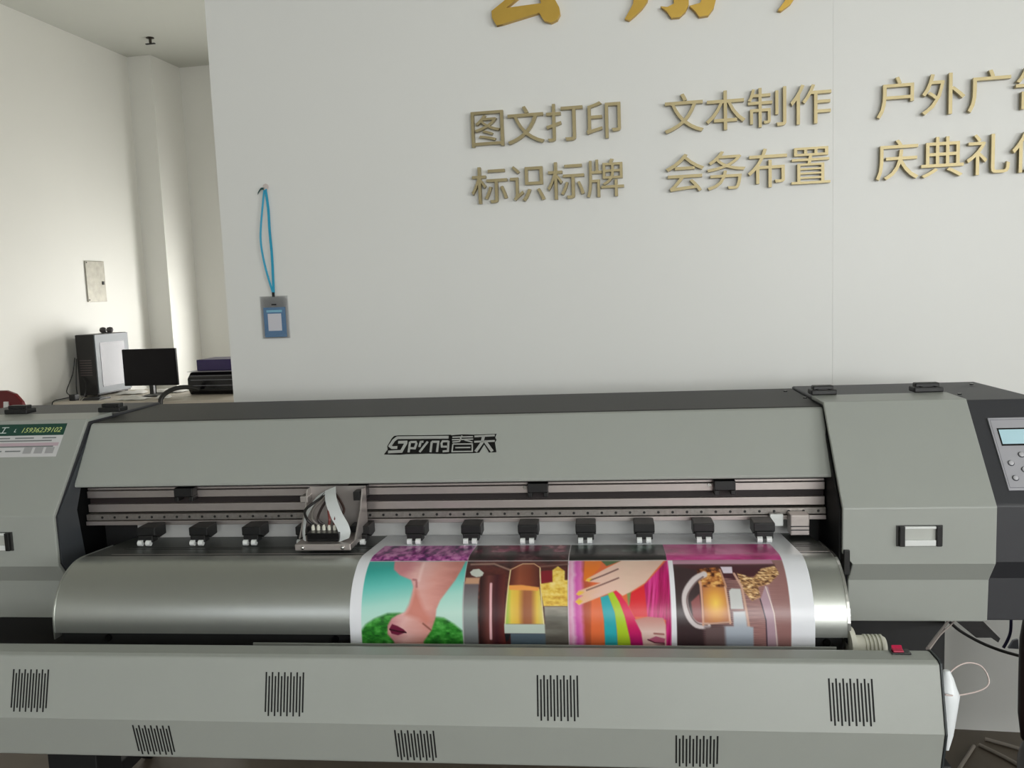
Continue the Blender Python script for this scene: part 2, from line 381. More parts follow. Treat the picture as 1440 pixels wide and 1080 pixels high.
# control panel on the charcoal slant
def slab(pts, lift, t, name, m, parent=None, bevel=0):
    q = [slant(x, s_, lift) for x, s_ in pts]
    return MB('P').plate(q, NS, t).build(name, m, PR, parent=parent, bevel=bevel)
panel_m = mat('silver_panel_print', (178, 178, 184), .4, metal=.2)
cp = slab([(.9145, .155), (1.045, .155), (1.045, .822), (.9145, .822)], -.011, .004, 'control_panel', panel_m, bevel=.001)
slab([(.918, .175), (1.042, .175), (1.042, .178), (.918, .178)], -.007, .0005, 'border_line', mat('panel_line', (110, 110, 118), .5), cp)
slab([(.918, .80), (1.042, .80), (1.042, .803), (.918, .803)], -.007, .0005, 'border_line', mat('panel_line', (110, 110, 118), .5), cp)
slab([(.918, .175), (.9187, .175), (.9187, .803), (.918, .803)], -.007, .0005, 'border_line', mat('panel_line', (110, 110, 118), .5), cp)
slab([(.928, .555), (1.032, .555), (1.032, .72), (.928, .72)], -.0072, .0012, 'screen_bezel', gloss_black, cp)
slab([(.931, .57), (1.03, .57), (1.03, .705), (.931, .705)], -.006, .0005, 'screen', mat('lcd_backlit', (170, 203, 212), .3, emit=.2), cp)
for bx, bs in ((.9365, .395), (.9365, .26), (.965, .47), (.962, .335), (.99, .395), (.99, .26), (1.018, .395), (1.018, .26)):
    c = slant(bx, bs, -.007)
    MB('P').cyl(c, c+NS*.001, .0075, n=20).build('button_ring', mat('button_ring', (70, 72, 78), .4), PR, parent=cp, smooth=40)
    MB('P').lathe(c, [(.0058, 0), (.0058, .003), (.004, .0042), (.0005, .0045)], NS, 18).build('button', mat('button_grey', (190, 190, 194), .35), PR, parent=cp, smooth=50)

# middle top deck, rear wall and light front hood
MB('P').prism_x([(2.205, 1.168), (2.205, 1.184), (2.56, 1.188), (2.57, 1.18), (2.57, .96), (2.55, .96), (2.55, 1.168)], X0, X1).build('top_deck', deckm, PR, bevel=.003)
MB('P').prism_x([(2.197, 1.172), (2.197, 1.1825), (2.21, 1.1825), (2.21, 1.172)], X0+.004, X1-.002).build('hood_gap_shade', black, PR)  # black strip standing for the dark gap between deck and hood
hood = MB('P').prism_x([(2.2, 1.1835), (2.19, 1.1805), (2.092, 1.034), (2.092, 1.026), (2.1, 1.024), (2.118, 1.036), (2.206, 1.172)], X0+.0015, X1-.002).build('front_hood', shell, PR, bevel=.003)
HN = Vector((0, -.1465, .098)).normalized(); HP = Vector((0, 2.092, 1.034))
# lettering on the hood: black backing with raised grey strokes
LX, LS = (540, 600), 1440/170
def lpt(a, b, lift=0): return on_plane(LX[0]+a/LS, LX[1]+b/LS, HP, HN)+HN*lift
bk = MB('P')
for pts in ([(0, 332), (45, 275), (40, 235), (90, 145), (120, 112), (170, 105), (480, 103), (800, 97), (800, 320), (740, 325), (530, 322), (400, 326), (270, 328), (190, 335)],
            [(790, 105), (905, 95), (960, 93), (1075, 97), (1078, 315), (800, 320)],
            [(1065, 97), (1342, 87), (1325, 130), (1340, 158), (1322, 190), (1340, 305), (1250, 308), (1195, 215), (1135, 310), (1070, 315)]):
    bk.plate([lpt(*p) for p in pts], HN, .0008)
logo = bk.build('lettering_backing', gloss_black, PR, parent=hood)
lm = mat('lettering_grey', (158, 160, 156), .45)
def lstroke(name, w_, *lines):
    m = MB('P')
    for ln in lines: m.stroke([lpt(a, b, .0007) for a, b in ln], HN, w_/LS*.00165, .0008)
    m.build(name, lm, PR, parent=hood)
lstroke('letter', 40, [(770, 128), (160, 134), (118, 165), (72, 232), (98, 252), (160, 250)], [(170, 188), (262, 186), (262, 200), (208, 296), (50, 304)])
lstroke('letter', 30, [(312, 182), (294, 308)], [(312, 186), (378, 184), (388, 205), (368, 260), (312, 258)])
lstroke('letter', 30, [(440, 178), (422, 244)], [(432, 184), (470, 181)], [(522, 180), (424, 304)])
lstroke('letter', 30, [(570, 180), (555, 306)], [(570, 182), (648, 182), (632, 304)])
lstroke('letter', 28, [(768, 176), (700, 176), (686, 200), (690, 240), (762, 240)], [(770, 172), (762, 292), (700, 296)])
lstroke('letter', 18, [(815, 128), (1060, 122)], [(812, 158), (1062, 150)], [(815, 186), (900, 178), (930, 108)], [(960, 160), (1055, 186)], [(820, 210), (1052, 208), (1052, 296), (812, 300), (822, 210)], [(850, 252), (1030, 250)])
lstroke('letter', 26, [(1078, 118), (1320, 106)], [(1075, 182), (1320, 172)])
lstroke('letter', 40, [(1185, 118), (1170, 190), (1092, 300)], [(1200, 170), (1290, 296)])

# aluminium beam behind the opening, its groove and the guide rail
YBm = 2.14
def strip(name, z0, z1, y0, y1, m, xa=X0+.004, xb=X1-.01, bevel=.001): return MB('P').box(xa, xb, y0, y1, z0, z1).build(name, m, PR, bevel=bevel)
beam = strip('beam', .905, 1.1, YBm+.03, YBm+.16, blackm)
for z0, z1, y in ((.985, 1.004, YBm), (1.006, 1.012, YBm+.004)): MB('P').box(X0+.004, X1-.01, y, YBm+.03, z0, z1).build('beam_flange', alu, PR, parent=beam, bevel=.001)
MB('P').box(X0+.004, X1-.01, YBm+.012, YBm+.03, .967, .984).build('beam_groove', mat('dark_maroon_groove', (30, 20, 20), .6), PR, parent=beam)
MB('P').box(X0+.004, X1-.01, YBm, YBm+.03, .946, .967).build('beam_flange', alu, PR, parent=beam, bevel=.001)
rail = strip('guide_rail', .926, .942, YBm-.012, YBm+.03, alu_d)
for k in range(54):
    x = X0+.05+k*.0355
    MB('P').cyl((x, YBm-.012, .934), (x, YBm-.0128, .934), .0035, n=8).build('rail_screw', black, PR, parent=rail)
strip('rail_lip', .913, .924, YBm-.016, YBm+.03, alu)
# black clips under the hood
for x in (-1.124, -.651, -.18, .285):
    k = MB('P').box(x-.026, x+.026, YBm-.03, YBm, .992, 1.016).box(x-.026, x-.014, YBm-.03, YBm, .98, .992).box(x+.014, x+.026, YBm-.03, YBm, .98, .992).build('hood_clip', black, PR, bevel=.002)
    MB('P').cyl((x-.035, YBm-.001, 1.0), (x-.035, YBm-.004, 1.0), .005, n=10).build('screw', steel, PR, parent=k)
# pale plate behind the pinch rollers, painting in light from the open rear
MB('P').box(X0+.125, X1-.09, 2.168, 2.174, .862, .912).build('rear_glow_plate', mat('rear_glow_pale', (205, 206, 204), .45), PR)
MB('P').box(X0+.01, X1-.01, 2.2, 2.21, .80, .93).build('inner_back', blackm, PR)
A0 = 85                                            # the bed falls a little towards the rear
def platen_path(off=0):
    cy, cz, r = 1.925, .762, .125+off; a = math.radians(A0)
    y1, z1 = cy+r*math.cos(a), cz+r*math.sin(a); t = lambda y: (y, z1-(y-y1)/math.tan(a))
    pts = [t(2.2), t(2.06)]
    for k in range(15):
        a = math.radians(A0+(180-A0)*k/14); pts.append((cy+r*math.cos(a), cz+r*math.sin(a)))
    return pts
def bed(y, off=0): p = platen_path(off); return p[1][1]-(y-2.06)*math.tan(math.radians(90-A0))
# pinch rollers
for i in range(12):
    x = -1.204+i*.143
    r = MB('P').prism_x([(2.052, .904), (2.052, .925), (2.11, .925), (2.11, .895), (2.075, .893)], x-.025, x+.025).box(x-.02, x+.02, 2.048, 2.075, .887, .905).build('pinch_roller', black, PR, bevel=.002)
    for q in (-.0125, .0095):
        MB('P').cyl((x+q-.006, 2.046, bed(2.046)+.0097), (x+q+.006, 2.046, bed(2.046)+.0097), .0075, n=16).build('wheel', whitep, PR, parent=r, smooth=40)
# end bracket on the right of the rollers
eb = MB('P').box(.437, .482, 2.085, 2.125, .884, .935).build('end_bracket', alu, PR, bevel=.002)
for z in (.897, .906): MB('P').box(.437, .482, 2.083, 2.085, z, z+.002).build('groove', blackm, PR, parent=eb)
MB('P').box(.392, .424, 2.105, 2.118, .902, .932).build('white_guide_block', whitep, PR, bevel=.002)
# platen: flat bed rolling over into a vertical front apron
pp = platen_path()
XP0, XP1 = -1.302, .494
plt = MB('P').prism_x(pp[2:]+[(1.80, .745), (1.812, .745)]+platen_path(-.012)[:1:-1], XP0, XP1).build('platen', platen_m, PR, smooth=30)
bedm = mat('dark_anodised_bed', (78, 82, 78), .4, metal=.5, noise=.06, nscale=40)
bedo = MB('P').prism_x([pp[0], pp[1], pp[2], platen_path(-.012)[2], platen_path(-.012)[0]], XP0, XP1).build('heating_bed', bedm, PR)
for y in (1.955, 2.012, 2.03): MB('P').box(XP0+.06, XP1, y-.0012, y+.0012, bed(y)-.002, bed(y)+.0006).build('bed_slot', blackm if y > 2 else alu, PR, parent=bedo)
# end caps with a fine bright rim
for x0_, x1_ in ((XP0-.003, XP0), (XP1, XP1+.006)):
    MB('P').prism_x([(y, z) for y, z in platen_path(.002)[1:]]+[(1.798, .73), (1.83, .73), (2.0, .80), (2.06, .86)], x0_, x1_).build('platen_rim', steel if x0_ > 0 else platen_m, PR)
MB('P').box(XP0+.003, XP1-.005, 1.818, 1.9, .66, .744).build('platen_support', blackm, PR, bevel=.002)
for x in (-1.18, -.63, .455): MB('P').cyl((x, 1.818, .728), (x, 1.812, .728), .008, n=12).build('support_screw', gloss_black, PR)
MB('P').box(X0-.3, X1+.25, 2.06, 2.4, .55, .70).build('cross_beam', blackm, PR, bevel=.004)
# white core holder on the right, with ribs
ch_ = MB('P').cyl((.497, 1.81, .722), (.507, 1.81, .722), .041, n=28).build('core_holder', creamp, PR, smooth=40)
MB('P').lathe((.507, 1.81, .722), [(.024, 0), (.024, .022)]+[q for k in range(5) for q in ((.026, .023+k*.008), (.026, .027+k*.008), (.022, .0275+k*.008), (.022, .0305+k*.008))]+[(.02, .066)], (1, 0, 0), 24).build('ribbed_sleeve', creamp, PR, parent=ch_, smooth=30)
MB('P').cyl((.518, 1.787, .712), (.518, 1.783, .711), .006, n=12).build('grub_screw', blackm, PR, parent=ch_)
# stand: two posts with feet and castors, and a lower crossbar
for x in (.70, -1.55):
    st = MB('P').box(x-.075, x+.075, 2.16, 2.28, .12, .70).build('stand_post', blackm, PR, bevel=.004)
    MB('P').box(x-.05, x+.05, 1.75, 2.6, .07, .12).build('stand_foot', blackm, PR, bevel=.004)
    for y in (1.8, 2.55):
        MB('P').cyl((x-.012, y, .035), (x+.012, y, .035), .035, n=20).box(x-.018, x+.018, y-.012, y+.012, .035, .072).build('castor', black, PR, smooth=40)
MB('P').box(-1.5, .65, 2.19, 2.25, .3, .38).build('stand_crossbar', blackm, PR, bevel=.004)
# front take-up cover with folded faces, vents, switch and dark end plates
XT0, XT1 = -1.62, .624
tray_prof = [(1.712, .757), (1.70, .7605), (1.66, .7605), (1.648, .757), (1.616, .632), (1.637, .538), (1.70, .515), (1.712, .53)]
TR = MB('P').prism_x(tray_prof, XT0, XT1).build('front_cover', shell, PR, bevel=.004, seg=3)
cyt, czt = 1.665, .645
for xa in (XT0-.0035, XT1):
    MB('P').prism_x([(cyt+(y-cyt)*1.03, czt+(z-czt)*1.015) for y, z in tray_prof], xa, xa+.0035).build('end_plate', mat('dark_end_plate', (48, 54, 56), .5), PR)
for x in (XT1+.012, XT0-.03):
    MB('P').box(x, x+.02, 1.665, 1.72, .05, .54).build('cover_leg', blackm, PR, bevel=.003)
    MB('P').box(x, x+.02, 1.5, 2.2, .0, .05).build('cover_foot', blackm, PR, bevel=.003)
def vent(x, z, face, hh):
    if face == 'up': a, b = Vector((0, 1.648, .757)), Vector((0, 1.616, .632))
    else: a, b = Vector((0, 1.616, .632)), Vector((0, 1.637, .538))
    d = (b-a).normalized(); n = Vector((0, d.z, -d.y)); n = n if n.y < 0 else -n
    c = a+d*((z-a.z)/d.z); m = MB('P')
    for k in range(13):
        xx = x-.040+k*.00667; o = -.004 if k % 2 == 0 else .004
        p, q = c+d*(-hh+o), c+d*(hh+o); wv = .0016
        m.plate([p+Vector((xx-wv, 0, 0)), p+Vector((xx+wv, 0, 0)), q+Vector((xx+wv, 0, 0)), q+Vector((xx-wv, 0, 0))], n, .0006)
    m.build('vent', slotm, PR, parent=TR)
for k in range(4): vent(-1.251+k*.5687, .687, 'up', .040)
for k in range(3): vent(-.976+k*.5675, .582, 'low', .034)
sw = MB('P').box(.546, .583, 1.682, 1.704, .7605, .764).build('rocker_switch', gloss_black, PR, bevel=.001)
MB('P').prism_x([(1.685, .764), (1.685, .766), (1.695, .768), (1.701, .773), (1.701, .764)], .55, .57).build('rocker', red_m, PR, parent=sw, bevel=.001)
# grey sheet standing behind the front cover
MB('P').box(-.80, .46, 1.757, 1.76, .55, .7425).build('catch_plate', mat('catch_plate', (150, 153, 147), .45), PR)

# printing carriage
XC = -.70
cb = MB('P').box(-.765, -.625, 1.952, 2.1, .893, .909).build('carriage_plate', alu, PR, bevel=.002)
for x in (-.745, -.645): MB('P').lathe((x, 1.952, .901), [(.005, 0), (.005, .002), (.0035, .004), (.0005, .0045)], (0, -1, 0), 12).build('screw', steel, PR, parent=cb, smooth=50)
car_m = mat('carriage_plate_metal', (176, 170, 166), .35, metal=.6, noise=.1, nscale=20)
MB('P').box(-.772, -.622, 2.095, 2.1, .905, 1.02).build('carriage_back', car_m, PR, bevel=.001)
MB('P').prism_x([(1.985, .909), (2.1, .909), (2.1, 1.018), (2.07, 1.018), (2.045, .97)], -.626, -.622).build('carriage_side', car_m, PR, bevel=.001)
MB('P').prism_x([(2.0, .909), (2.1, .909), (2.1, 1.018), (2.075, 1.018), (2.05, .97)], -.772, -.768).build('carriage_side', car_m, PR, bevel=.001)
MB('P').box(-.742, -.66, 1.975, 2.03, .909, .93).build('print_head', gloss_black, PR, bevel=.002)
for k in range(6):
    x = -.735+k*.0138
    MB('P').lathe((x, 2.005, .93), [(.0045, 0), (.0045, .009), (.0032, .010), (.0032, .014)], (0, 0, 1), 12).build('ink_connector', creamp, PR, smooth=40)
    tip = Vector((-.722+k*.0035, 2.085, 1.008))
    colr = [(25, 22, 22), (110, 105, 100), (40, 30, 30), (120, 60, 55), (95, 35, 40), (60, 40, 35)][k]
    MB('P').tube([(x, 2.005, .944), (x+(-.012 if k < 3 else .004), 2.0, .958), (x+(-.022+.006*k), 2.02, .978), (x*.6+tip.x*.4, 2.055, .998), tip], .0034, 7).build('ink_tube', mat('ink_tube_%d' % k, colr, .35), PR, smooth=60)
rib = mat('white_ribbon_cable', (215, 220, 220), .4)
MB('P').ribbon([(-.708, 2.075, 1.018), (-.695, 2.035, 1.0), (-.675, 2.005, .972), (-.655, 1.99, .945), (-.648, 1.985, .925), (-.65, 1.975, .912)], (.9, .0, .35), .031, .001, 5).build('ribbon_cable', rib, PR, smooth=60)
MB('P').ribbon([(-.715, 2.08, 1.012), (-.74, 2.06, .996), (-.757, 2.03, .965), (-.757, 2.0, .935), (-.748, 1.975, .912)], (.6, -.7, .0), .016, .001, 5).build('ribbon_cable', rib, PR, smooth=60)
MB('P').box(-.785, -.765, 2.06, 2.1, .985, 1.002).build('side_latch', car_m, PR, bevel=.002)
MB('P').box(-.645, -.628, 2.06, 2.09, .99, 1.012).build('circuit_plug', black, PR, bevel=.001)

# sticker on the left door
stick = mat('sticker_white', (205, 205, 205), .4)
s0 = slab([(-1.72, .60), (-1.472, .60), (-1.472, .955), (-1.72, .955)], .0003, .0006, 'sticker', stick)
slab([(-1.72, .83), (-1.472, .83), (-1.472, .955), (-1.72, .955)], .0009, .0004, 'green_band', mat('sticker_green', (28, 70, 58), .4), s0)
slab([(-1.72, .715), (-1.477, .715), (-1.477, .75), (-1.72, .75)], .0009, .0003, 'pink_band', mat('sticker_pink', (190, 170, 178), .4), s0)
for yy, xa, xb in ((.795, -1.70, -1.625), (.795, -1.61, -1.555), (.795, -1.53, -1.49), (.765, -1.70, -1.50), (.703, -1.69, -1.49), (.655, -1.72, -1.635), (.655, -1.625, -1.58)):
    slab([(xa, yy), (xb, yy), (xb, yy+.013), (xa, yy+.013)], .0012, .0002, 'print_line', mat('sticker_print', (120, 125, 125), .5), s0)
for xa in (-1.572, -1.54, -1.508): slab([(xa, .635), (xa+.024, .635), (xa+.024, .70), (xa, .70)], .0012, .0002, 'blank_square', mat('sticker_square', (165, 165, 166), .5), s0)
def slant_text(body, x, s_, size, m, shear=.25):
    me = text_mesh(body, size, .0005, shear); vv = [v.co.copy() for v in me.vertices]; ff = [tuple(p.vertices) for p in me.polygons]
    U = (slant(0, 1)-slant(0, 0)).normalized(); mb = MB('P'); o = slant(x, s_, .0016)
    mb.add([o+Vector((v.x, 0, 0))+U*v.y+NS*v.z for v in vv], ff).build('printed_text', m, PR, parent=s0)
    bpy.data.meshes.remove(me)
slant_text('15936239102', -1.602, .862, .0215, mat('sticker_yellow', (190, 205, 130), .5))
slant_text('工', -1.668, .858, .026, mat('sticker_text_white', (215, 225, 220), .5))
slant_text('电', -1.697, .858, .026, mat('sticker_text_white', (215, 225, 220), .5))
slant_text('L', -1.622, .868, .014, mat('sticker_text_white', (215, 225, 220), .5))

# ================================================================== PRINTED PAPER
def poly_mask(U, V, pts, soft=1.2):
    pts = np.array(pts, float); n = len(pts); d = np.full(U.shape, 1e9); ins = np.zeros(U.shape, bool)
    for i in range(n):
        x0, y0 = pts[i]; x1, y1 = pts[(i+1) % n]; ex, ey = x1-x0, y1-y0
        t = np.clip(((U-x0)*ex+(V-y0)*ey)/max(ex*ex+ey*ey, 1e-9), 0, 1)
        d = np.minimum(d, np.hypot(U-x0-t*ex, V-y0-t*ey))
        c = ((y0 > V) != (y1 > V)) & (U < (x1-x0)*(V-y0)/((y1-y0) if y1 != y0 else 1e-9)+x0); ins ^= c
    return np.clip(.5+np.where(ins, d, -d)/soft, 0, 1)
def line_mask(U, V, pts, w_, soft=1.0):
    d = np.full(U.shape, 1e9)
    for (x0, y0), (x1, y1) in zip(pts[:-1], pts[1:]):
        ex, ey = x1-x0, y1-y0; t = np.clip(((U-x0)*ex+(V-y0)*ey)/max(ex*ex+ey*ey, 1e-9), 0, 1)
        d = np.minimum(d, np.hypot(U-x0-t*ex, V-y0-t*ey))
    return np.clip(.5+(w_/2-d)/soft, 0, 1)
def vnoise(U, V, sx, sy, seed, oct=3):
    r = np.random.default_rng(seed); out = np.zeros(U.shape); amp = 1; tot = 0
    for o in range(oct):
        g = r.random((64, 64)); x = U/sx*2**o; y = V/sy*2**o
        xi = np.floor(x).astype(int); yi = np.floor(y).astype(int); fx = x-xi; fy = y-yi; fx = fx*fx*(3-2*fx); fy = fy*fy*(3-2*fy)
        gg = lambda a, b: g[a % 64, b % 64]
        out += amp*((gg(xi, yi)*(1-fx)+gg(xi+1, yi)*fx)*(1-fy)+(gg(xi, yi+1)*(1-fx)+gg(xi+1, yi+1)*fx)*fy); tot += amp; amp *= .55
    return out/tot
def curve(p): return [(q.x, q.y) for q in catmull([Vector((a, b, 0)) for a, b in p], 4)]
def paint(U, V):
    img = np.empty(U.shape+(3,)); img[:] = (236, 238, 243)
    def put(mask, col):
        nonlocal img
        col = np.asarray(col, float); img = img*(1-mask[..., None])+(col if col.ndim > 1 else col[None, None, :])*mask[..., None]
    def grad(t, *stops):
        t = np.clip(t, 0, 1); ks = np.linspace(0, 1, len(stops)); st = np.array(stops, float)
        return np.stack([np.interp(t, ks, st[:, i]) for i in range(3)], -1)
    class Z:                                       # polygons given in the enlarged crop's own coordinates
        def __init__(s, ox, oy, k): s.ox, s.oy, s.k = ox, oy, k
        def p(s, pts): return [(s.ox+a/s.k, s.oy+b/s.k) for a, b in pts]
        def poly(s, pts, col, soft=1.2): put(poly_mask(U, V, s.p(pts), soft), col)
        def line(s, pts, w_, col, soft=1.0): put(line_mask(U, V, s.p(pts), w_/s.k, soft), col)
    rect = lambda x0, x1, y0, y1: np.clip(np.minimum(np.minimum(U-x0, x1-U), np.minimum(V-y0, y1-V))+.5, 0, 1)
    yb = 788.5
    n1 = vnoise(U, V, 7, 4, 1); n2 = vnoise(U, V, 14, 5, 2); n3 = vnoise(U, V, 30, 8, 3)
    # upper row
    put(rect(509, 652, 763, yb), grad((n1-.25)*2, (80, 20, 90), (150, 50, 135), (205, 110, 185), (225, 150, 205)))
    put(rect(652, 799.5, 763, yb), grad((n2-.3)*2.2, (30, 18, 20), (70, 35, 45), (120, 40, 65), (190, 130, 140)))
    put(rect(690, 755, 763, 775)*.55, (150, 25, 80))
    put(rect(652, 799.5, 776, yb)*.6, (40, 26, 26))
    put(rect(800.5, 944, 763, yb), grad((n2-.3)*2, (18, 22, 20), (40, 60, 50), (90, 115, 105)))
    put(rect(800.5, 944, 776, yb)*.8, (18, 15, 14))
    put(rect(944, 1113, 763, yb), grad(n3*1.2-.1, (150, 30, 95), (205, 60, 140), (230, 110, 175)))
    # lower row, picture 1: upside-down portrait on turquoise
    z = Z(500, 760, 7.2); R1 = rect(509, 652, yb, 1100)
    put(R1, grad((V-790)/80+(U-590)/500, (55, 170, 160), (110, 205, 195), (175, 228, 215), (200, 235, 222)))
    z.poly([(60, 1400), (60, 930), (110, 860), (200, 800), (330, 745), (450, 740), (600, 760), (815, 780), (900, 790), (1000, 850), (1080, 920), (1096, 1000), (1096, 1400)], grad(n1*1.6-.3, (25, 90, 30), (50, 140, 45), (90, 180, 80)), 4)
    skin = grad((U-555)/80+(n3-.5)*.3+(V-830)/400, (205, 135, 140), (235, 185, 180), (225, 160, 150), (200, 130, 120))
    z.poly([(325, 205), (345, 290), (420, 350), (545, 400), (575, 470), (570, 560), (550, 660), (510, 730), (430, 760), (370, 800), (330, 870), (325, 960), (380, 1030), (480, 1200), (640, 1200), (690, 1030), (770, 920), (815, 800), (825, 700), (860, 610), (920, 520), (1000, 400), (1050, 290), (1075, 205)], skin, 2.5)
    z.poly([(600, 470), (560, 640), (510, 760), (640, 800), (720, 860), (770, 800), (700, 700), (640, 560)], (215, 135, 120), 8)
    z.line([(610, 470), (600, 400), (565, 395)], 16, (175, 105, 108), 2.5); z.line([(690, 850), (765, 915)], 14, (140, 80, 70), 2)
    z.line([(640, 230), (625, 400)], 30, (245, 205, 200), 4)
    z.poly([(345, 905), (375, 855), (430, 875), (490, 910), (515, 940), (430, 972), (365, 955)], (115, 30, 60), 1.2)
    z.line([(350, 912), (430, 930), (512, 942)], 14, (45, 10, 20))
    # picture 2: amber glass, bottle and ice
    z = Z(650, 760, 7.2); put(rect(652, 799.5, yb, 1100), grad(n2*1.3, (40, 22, 22), (75, 38, 36), (100, 50, 45)))
    z.line([(60, 240), (300, 235), (480, 300)], 16, (160, 130, 115), 2); z.line([(480, 290), (1080, 240)], 12, (130, 95, 85), 2)
    z.poly([(10, 420), (165, 420), (165, 1400), (10, 1400)], grad((V-815)/90, (100, 85, 90), (150, 160, 158), (120, 122, 125)), 2)
    z.poly([(25, 375), (170, 375), (165, 440), (20, 440)], (200, 155, 125), 2)
    z.poly([(60, 320), (90, 290), (150, 285), (205, 325), (190, 365), (130, 370), (80, 350)], (205, 210, 200))
    z.poly([(180, 360), (430, 340), (440, 1010), (430, 1400), (180, 1400)], grad((U-675)/35, (45, 25, 25), (110, 60, 55), (70, 32, 38), (105, 45, 40)), 1.5)
    z.line([(290, 440), (295, 700), (290, 1000)], 26, (235, 185, 190), 1.5)
    z.poly([(790, 310), (925, 300), (920, 430), (790, 440)], (135, 35, 45), 2)
    z.poly([(490, 290), (560, 240), (720, 235), (785, 275), (785, 470), (475, 470)], grad((U-715)/45, (90, 40, 35), (150, 80, 55), (130, 65, 45), (90, 45, 40)), 1.5)
    z.poly([(470, 455), (790, 490), (835, 850), (435, 850)], grad((U-711)/54, (150, 205, 90), (235, 205, 80), (235, 190, 75), (165, 100, 65), (170, 105, 70), (235, 200, 80), (225, 215, 130)), 1.5)
    z.poly([(475, 455), (600, 450), (790, 475), (770, 510), (640, 505), (480, 500)], (245, 165, 85), 1.5)
    z.line([(480, 300), (440, 850)], 12, (235, 215, 160)); z.line([(785, 280), (832, 850)], 12, (240, 225, 170)); z.line([(490, 290), (600, 235), (720, 235), (785, 275)], 10, (215, 170, 130))
    z.poly([(430, 850), (845, 850), (845, 945), (430, 945)], (195, 208, 196)); z.poly([(490, 945), (850, 945), (850, 1400), (490, 1400)], (88, 104, 116))
    z.poly([(430, 950), (490, 950), (470, 1010), (440, 1030)], (25, 30, 35))
    z.poly([(795, 440), (920, 420), (915, 300), (970, 260), (1045, 310), (1045, 400), (1076, 400), (1076, 665), (830, 665)], grad(n1*1.5-.2, (205, 150, 50), (240, 205, 90), (250, 225, 140)), 1.5)
    z.poly([(838, 670), (1076, 670), (1076, 1400), (850, 1400)], grad((V-850)/50+(n3-.5), (165, 160, 148), (120, 118, 108), (95, 90, 82)), 2)
    # picture 3: hand on rainbow strands
    z = Z(800, 760, 7.2)
    st = ((U-800.5)/22.+(n3-.5)*.15)
    put(rect(800.5, 943, yb, 1100), grad(st/1.6, (225, 150, 190), (235, 190, 215), (215, 95, 180), (225, 120, 185), (190, 85, 60), (195, 95, 60), (230, 110, 65)))
    z.poly([(170, 205), (350, 205), (330, 280), (180, 420), (160, 400)], (235, 125, 45), 2); z.poly([(340, 205), (560, 205), (400, 260)], (85, 110, 70), 2)
    z.poly([(240, 600), (330, 580), (365, 800), (370, 1400), (210, 1400)], (235, 115, 65), 2)
    z.poly([(330, 575), (410, 550), (480, 750), (495, 1050), (500, 1400), (370, 1400), (360, 800)], (45, 175, 185), 1.8)
    z.poly([(405, 535), (460, 520), (530, 640), (600, 850), (635, 1050), (650, 1400), (500, 1400), (490, 900), (470, 720)], (178, 210, 45), 1.8)
    z.poly([(465, 515), (505, 510), (610, 660), (720, 870), (760, 1050), (780, 1400), (650, 1400), (620, 1000), (570, 760), (520, 620)], grad((V-830)/75, (235, 40, 80), (225, 35, 95), (185, 25, 110)), 1.8)
    z.poly([(600, 530), (650, 520), (640, 640), (610, 660)], (130, 150, 85), 2)
    z.poly([(640, 530), (800, 440), (810, 770), (670, 770), (620, 670)], (225, 40, 50), 2)
    z.poly([(780, 450), (1045, 190), (1035, 1400), (975, 1400), (985, 800), (800, 770)], grad((vnoise(U+V*.12, V, 3.5, 60, 11)-.25)*2, (165, 18, 85), (212, 42, 128), (228, 85, 160)), 2)
    z.poly([(670, 800), (800, 770), (960, 780), (985, 850), (985, 1400), (790, 1400), (735, 930)], grad((V-865)/45, (190, 120, 110), (235, 205, 195), (225, 190, 180)), 2)
    z.poly([(800, 1000), (880, 965), (975, 990), (965, 1035), (880, 1035)], (190, 95, 125)); z.line([(800, 1000), (870, 1030), (965, 1035)], 12, (90, 25, 45)); z.line([(865, 938), (960, 945)], 14, (150, 80, 75), 2)
    z.poly([(110, 655), (70, 620), (105, 585), (150, 560), (80, 545), (105, 510), (330, 430), (230, 420), (180, 410), (200, 385), (400, 280), (560, 205), (1012, 200), (900, 310), (790, 430), (640, 520), (555, 560), (490, 505), (400, 540), (240, 605)], grad((U-812)/110+(n3-.5)*.3, (240, 190, 150), (238, 198, 182), (232, 200, 180), (226, 190, 172)), 1.5)
    z.line([(190, 505), (340, 450), (520, 380)], 12, (120, 80, 75), 1.5); z.line([(225, 405), (360, 355), (518, 290)], 12, (110, 75, 70), 1.5)
    for q in ([(75, 620), (110, 595), (150, 615), (110, 650)], [(85, 545), (115, 515), (165, 520), (110, 560)], [(185, 405), (205, 385), (245, 385), (215, 420)]): z.poly(q, (245, 200, 70), 2)
    # picture 4: glass mug with wheat on planks
    z = Z(940, 760, 7.2); P4 = rect(952, 1113, yb, 1100)
    wood = grad((U-985)/100+.25*np.sin(V*2.2+n3*2), (70, 50, 52), (105, 72, 72), (165, 122, 118), (150, 108, 105))
    put(P4, wood)
    z.poly([(60, 250), (330, 250), (350, 900), (380, 1400), (110, 1400)], (62, 46, 48), 4)
    z.poly([(55, 205), (1130, 200), (1140, 245), (60, 245)], (185, 140, 160), 2); z.poly([(60, 250), (1150, 245), (1160, 330), (700, 400), (300, 300)], (75, 38, 45), 3)
    wheat = grad((vnoise(U+V*1.5, V-U*.25, 7, 1.8, 9)-.25)*2, (90, 55, 40), (190, 145, 95), (245, 215, 165))
    z.poly([(330, 290), (560, 270), (600, 470), (380, 500), (330, 430)], grad((n1-.3)*2.2, (70, 35, 25), (180, 110, 55), (235, 185, 110)), 2)
    z.poly([(740, 330), (900, 380), (1000, 290), (1150, 260), (1180, 340), (1060, 440), (940, 470), (950, 570), (860, 610), (790, 520), (760, 440)], wheat, 2)
